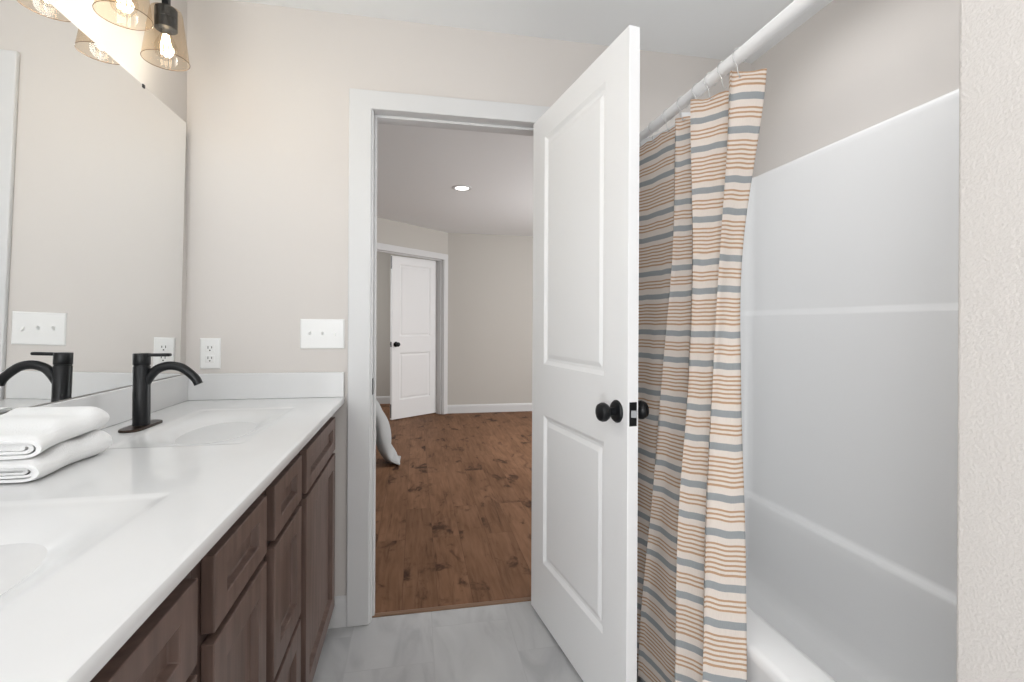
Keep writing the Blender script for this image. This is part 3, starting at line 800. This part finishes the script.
folded('folded_towel', -0.823, -0.664, 1.030, 1.238, ZTOP + 0.0545, ZTOP + 0.108, 'upper of the two white folded towels stacked on the vanity countertop', 2.3, 0.006, 0.049)

# ------------------------------------------------------------ vanity light over the mirror
LY = [1.634, 1.419, 1.204]; LX = -0.7335; ZRIM = 1.971
vl = empty('vanity_light', (XL, 1.419, 2.1555), 'black wall light over the mirror with amber glass shades and glowing bulbs', 'wall light')
obj('backplate', boxes((XL + 0.0005, 1.329, 2.1405, XL + 0.02, 1.509, 2.2505)), M['black'], vl, bevel=0.004)
obj('crossbar', boxes((XL + 0.03, 1.175, 2.1855, XL + 0.05, 1.661, 2.2055), (XL + 0.0195, 1.409, 2.1855, XL + 0.031, 1.429, 2.2055)), M['black'], vl, bevel=0.003)
for y in LY:
    bm = B(); box(bm, XL + 0.045, y - 0.009, 2.1865, LX + 0.009, y + 0.009, 2.2045); box(bm, LX - 0.009, y - 0.009, 2.1205, LX + 0.009, y + 0.009, 2.187)
    ar = obj('arm', bm, M['black'], vl, bevel=0.002)
    bm = B(); lathe(bm, (LX, y, 2.1255), (0, 0, -1), [(0, 0), (0.027, 0), (0.029, 0.002), (0.029, 0.030), (0.0275, 0.0305), (0.0275, 0.0335), (0.029, 0.034), (0.029, 0.062), (0.020, 0.064), (0, 0.064)], 32)
    obj('socket', bm, M['black'], ar, smooth=True)
    bm = B(); lathe(bm, (LX, y, 2.1225), (0, 0, -1), [(0.030, 0), (0.039, 0.003), (0.042, 0.012), (0.0603, 2.1225 - ZRIM)], 48, False)
    sh = obj('shade', bm, M['amber'], vl, smooth=True); tag(sh, 'amber glass shade')
    bm = B(); n = 48; rr = [(LX + 0.0603 * math.cos(2 * math.pi * k / n), y + 0.0603 * math.sin(2 * math.pi * k / n), ZRIM) for k in range(n)]
    rings = []
    for k in range(n):
        c = Vector((math.cos(2 * math.pi * k / n), math.sin(2 * math.pi * k / n), 0))
        rings.append([bm.verts.new(Vector(rr[k]) + c * 0.0010 * math.cos(q) + Vector((0, 0, 0.0012 * math.sin(q)))) for q in (0, math.pi / 2, math.pi, 3 * math.pi / 2)])
    for k in range(n):
        a, b = rings[k], rings[(k + 1) % n]
        for q in range(4): bm.faces.new((a[q], a[(q + 1) % 4], b[(q + 1) % 4], b[q]))
    obj('rim', bm, M['amber_rim'], sh, smooth=True)
    bm = B(); lathe(bm, (LX, y, 2.0615), (0, 0, -1), [(0.013, 0), (0.014, 0.012), (0.022, 0.030), (0.029, 0.048), (0.030, 0.058), (0.026, 0.074), (0.014, 0.085), (0, 0.088)], 32, False)
    bu = obj('bulb', bm, M['bulbglass'], vl, smooth=True); tag(bu, 'clear glass bulb')
    bm = B()
    for k in range(4):
        a_ = k * math.pi / 2 + 0.4
        tube(bm, [(LX + 0.005 * math.cos(a_), y + 0.005 * math.sin(a_), 2.0475), (LX + 0.011 * math.cos(a_), y + 0.011 * math.sin(a_), 2.0155), (LX + 0.010 * math.cos(a_), y + 0.010 * math.sin(a_), 1.9885)], 0.0032, 8)
    tag(obj('filament', bm, M['filament'], bu, smooth=True), 'glowing filament')
    l = bpy.data.lights.new('vanity_bulb_light', 'SPOT'); l.energy = 2.5; l.color = (0.92, 0.975, 1.0); l.shadow_soft_size = 0.03
    l.spot_size = math.radians(165); l.spot_blend = 1.0
    lo = bpy.data.objects.new('vanity_bulb_light', l); COL.objects.link(lo); lo.location = (LX, y, 2.0075)
    lo.rotation_euler = Vector((1, -0.1, -0.32)).to_track_quat('-Z', 'Y').to_euler()
    l = bpy.data.lights.new('vanity_bulb_glow', 'POINT'); l.energy = 1.9; l.color = (0.84, 0.94, 1.0); l.shadow_soft_size = 0.03
    lo = bpy.data.objects.new('vanity_bulb_glow', l); COL.objects.link(lo); lo.location = (LX, y, 2.0075)

# ------------------------------------------------------------ tub and surround
tub = empty('bathtub', ((XT + XR) / 2, (YT + YB) / 2, 0), 'white one piece bathtub with moulded wall surround', 'bathtub')
bm = B()
prof = [(0.0, 1.868), (0.016, 1.868), (0.024, 1.864), (0.028, 1.854), (0.029, 1.835), (0.029, 1.262), (0.031, 1.254), (0.040, 1.240), (0.042, 1.232),
        (0.042, 0.450), (0.044, 0.441), (0.051, 0.436), (0.066, 0.434), (0.072, 0.430), (0.076, 0.422), (0.080, 0.38), (0.092, 0.20), (0.104, 0.135), (0.125, 0.106), (0.16, 0.100)]
rc = 0.045
def path(off):
    x1, y1, y0 = XR - off, YB - off, YT + off
    pts = [(XT + 0.004, y1)]
    r = max(rc - off * 0.1, 0.012)
    for k in range(9): a_ = math.pi / 2 - math.pi / 2 * k / 8; pts.append((x1 - r + r * math.cos(a_), y1 - r + r * math.sin(a_)))
    for k in range(9): a_ = -math.pi / 2 * k / 8; pts.append((x1 - r + r * math.cos(a_), y0 + r + r * math.sin(a_)))
    pts.append((0.97, y0)); return pts
rows = [[bm.verts.new((x, y, z)) for x, y in path(o + 0.001)] for o, z in prof]
for a, b in zip(rows, rows[1:]):
    for k in range(len(a) - 1): bm.faces.new((a[k], a[k + 1], b[k + 1], b[k]))
obj('surround', bm, M['acrylic'], tub, smooth=True, sharp=60)
bm = B()
rim = [(XT + 0.004, 0.0), (XT + 0.004, 0.385), (XT, 0.392), (XT, 0.412), (XT + 0.004, 0.420), (XT + 0.012, 0.424), (0.886, 0.424), (0.898, 0.421), (0.905, 0.412), (0.912, 0.39),
       (0.950, 0.20), (0.968, 0.135), (0.995, 0.106), (1.03, 0.100), (1.372, 0.100), (1.372, 0.05), (1.00, 0.05), (0.86, 0.05), (0.86, 0.0)]
sweep_y(bm, rim, YT + 0.002, YB - 0.002)
obj('tub_body', bm, M['acrylic'], tub, smooth=True, sharp=50)

# ------------------------------------------------------------ curtain rod, rings, liner, curtain
RX, RZ = 0.820, 1.889
rd = empty('curtain_rod', (RX, YB, RZ), 'white shower curtain rod running above the tub', 'curtain rod')
bm = B(); tube(bm, [(RX, YT + 0.004, RZ), (RX, YB - 0.004, RZ)], 0.0165, 28); obj('rod', bm, M['rod'], rd, smooth=True)
for y, s in ((YB, -1), (YT, 1)):
    bm = B(); lathe(bm, (RX, y, RZ), (0, s, 0), [(0.033, 0.0005), (0.033, 0.006), (0.024, 0.016), (0.0185, 0.028), (0.0168, 0.028)], 32, False); obj('end_flange', bm, M['rod'], rd, smooth=True)

# pleats, near edge first: (kind, pixel-x of the fold at several heights given as x/y ratios)
ZCT, ZCB = 1.853, 0.045
# each control: heights z -> (x, y); ridge lines follow the folds seen in the photo
def ratio(px): 
    a_ = (px - 512) / FPX; r = R * a_ + F; return r.x / r.y
LEV = [ZCT, 1.40, 1.02, 0.66, 0.30, ZCB]
def ctrl(pxs, xs_):
    return [(x, x / ratio(p)) for p, x in zip(pxs, xs_)]
RIDGE = [0.800, 0.792, 0.775, 0.752, 0.728, 0.715]
VALL = [0.872, 0.865, 0.842, 0.800, 0.770, 0.762]
def mixv(a, b, t): return [p + (q - p) * t for p, q in zip(a, b)]
C_edge = ctrl([765.5, 742, 741.5, 746.5, 748.5, 749], [0.884, 0.868, 0.842, 0.806, 0.776, 0.768])
C_r1 = ctrl([729, 720.5, 713.5, 706.5, 704, 703], [0.798, 0.806, 0.776, 0.722, 0.686, 0.676])
C_v1 = ctrl([737, 731, 724, 716, 713, 712], [0.880, 0.872, 0.845, 0.788, 0.752, 0.742])
C_r2 = ctrl([690, 693, 688, 680, 678, 676], [0.790, 0.790, 0.768, 0.722, 0.690, 0.676])
C_v2 = ctrl([699, 703, 698, 690, 689, 688], [0.868, 0.866, 0.842, 0.800, 0.771, 0.764])
C_r3 = ctrl([675, 671.5, 663, 654, 644, 640], [0.812, 0.800, 0.778, 0.752, 0.728, 0.712])
C_v3 = ctrl([680, 681, 672, 668, 664, 662], [0.852, 0.862, 0.842, 0.800, 0.772, 0.764])
folds = [C_edge, C_r1, C_v1, C_r2, C_v2, C_r3, C_v3]
C_r4 = [(x, x / 0.470) for x in RIDGE]
folds.append(C_r4)
ye = [c[1] for c in C_r4]
for dx, dy in ((1, 0.06), (0, 0.14), (1, 0.20), (0, 0.27)):
    folds.append([(x, min(y + dy, 1.99)) for x, y in zip(VALL if dx else RIDGE, ye)])
def at_height(z):
    """fold line positions at height z (Catmull-Rom down the levels)"""
    out = []
    for f in folds:
        i = 0
        while i < len(LEV) - 2 and z < LEV[i + 1]: i += 1
        t = (LEV[i] - z) / (LEV[i] - LEV[i + 1])
        P = [f[max(i - 1, 0)], f[i], f[i + 1], f[min(i + 2, len(f) - 1)]]
        r = []
        for c in (0, 1):
            a, b, d, e = (p[c] for p in P)
            r.append(0.5 * ((2 * b) + (d - a) * t + (2 * a - 5 * b + 4 * d - e) * t * t + (3 * b - a - 3 * d + e) * t ** 3))
        out.append(tuple(r))
    return out
def curtain_rows(nz, z0, z1, dx=0.0, per=10):
    rows = []
    for j in range(nz + 1):
        z = z0 + (z1 - z0) * j / nz
        f = at_height(z); pts = []
        for i in range(len(f) - 1):
            a, b = Vector((f[i][0] + dx, f[i][1], 0)), Vector((f[i + 1][0] + dx, f[i + 1][1], 0))
            d = b - a; n = Vector((-d.y, d.x, 0)); n.normalize()
            for k in range(per):
                t = k / per; s = t * t * (3 - 2 * t) * 0.55 + t * 0.45
                # gently curved pleat walls, with a ripple
                bow = 0.10 * d.length * math.sin(2 * math.pi * t) * 0.35
                pts.append((a + d * s + n * bow + n * 0.0022 * math.sin(9 * t + 5 * z + i * 1.9), z))
        pts.append((Vector((f[-1][0] + dx, f[-1][1], 0)), z))
        rows.append(pts)
    return rows
def curtain_mesh():
    bm = B(); uvl = bm.loops.layers.uv.new('cloth'); vert_uv = {}
    rows = []
    grid = curtain_rows(84, ZCT, ZCB)
    for j, row in enumerate(grid):
        u = 0; vs = []
        for i, (p, z) in enumerate(row):
            if i: u += (row[i][0] - row[i - 1][0]).length
            zz = z - (0.007 * (1 - math.cos(2 * math.pi * u / 0.085)) / 2 if j == 0 else 0)
            v = bm.verts.new((p.x, p.y, zz)); vert_uv[v] = (u, 0.0011 * math.sin(u * 61 + 3 * z) + 0.0006 * math.sin(u * 143 + 17 * z) + (ZCT - z) - 0.066 + 0.05 * PERIOD + PERIOD); vs.append(v)
        rows.append(vs)
    for a, b in zip(rows, rows[1:]):
        for k in range(len(a) - 1):
            f = bm.faces.new((a[k], a[k + 1], b[k + 1], b[k]))
            for l in f.loops: l[uvl].uv = vert_uv[l.vert]
    return bm
sc_ = empty('shower_curtain', (RX, 1.5, ZCT), 'striped orange, cream and grey blue fabric shower curtain hanging outside the tub', 'shower curtain')
cu = obj('cloth', curtain_mesh(), M['curtain'], sc_, smooth=True, keep=True, sharp=75)
so = cu.modifiers.new('thickness', 'SOLIDIFY'); so.thickness = 0.0016; so.offset = 0
# white liner behind the cloth, its top edge showing between rod and curtain
def liner_mesh():
    bm = B(); rows = []
    top, bot, nz, per = 1.870, 0.50, 50, 8
    for j in range(nz + 1):
        z = top + (bot - top) * j / nz
        f = at_height(min(z, ZCT))[3:]; dx = 0.012 + 0.125 * ((top - z) / (top - bot)) ** 0.8 + (0.0 if z > 0.9 else 0.06 * (0.9 - z) / 0.4)
        row = []
        for i in range(len(f) - 1):
            for k in range(per):
                t = k / per; s = t * t * (3 - 2 * t) * 0.55 + t * 0.45
                row.append((f[i][0] + (f[i + 1][0] - f[i][0]) * s + dx, f[i][1] + (f[i + 1][1] - f[i][1]) * s))
        rows.append([bm.verts.new((x, y, z - (0.005 * (1 - math.cos(i * 0.8)) / 2 if j == 0 else 0))) for i, (x, y) in enumerate(row)])
    for a, b in zip(rows, rows[1:]):
        for k in range(len(a) - 1): bm.faces.new((a[k], a[k + 1], b[k + 1], b[k]))
    return bm
ln = obj('shower_liner', liner_mesh(), M['liner'], smooth=True, keep=True, sharp=80)
tag(ln, 'white plastic shower liner hanging inside the tub behind the striped curtain', 'shower liner')
so = ln.modifiers.new('thickness', 'SOLIDIFY'); so.thickness = 0.0008; so.offset = 0
# hooks over the rod
for k, y in enumerate((1.135, 1.20, 1.262, 1.325, 1.41, 1.50, 1.60, 1.70, 1.80, 1.90)):
    bm = B(); pts = []
    for q in range(25):
        a_ = math.radians(-60 + 300 * q / 24)
        pts.append((RX + 0.0195 * math.cos(a_), y + 0.002 * math.sin(a_ * 2), RZ + 0.0195 * math.sin(a_)))
    pts += [(RX - 0.006, y, RZ - 0.028), (RX - 0.004, y, RZ - 0.042), (RX + 0.002, y, RZ - 0.056), (RX + 0.009, y, RZ - 0.050)]
    tube(bm, pts, 0.0013, 8)
    tag(obj('curtain_ring', bm, M['ring'], smooth=True, sharp=80), 'thin metal curtain hook looped over the white shower rod', 'curtain hook', 'curtain hooks on the shower rod')
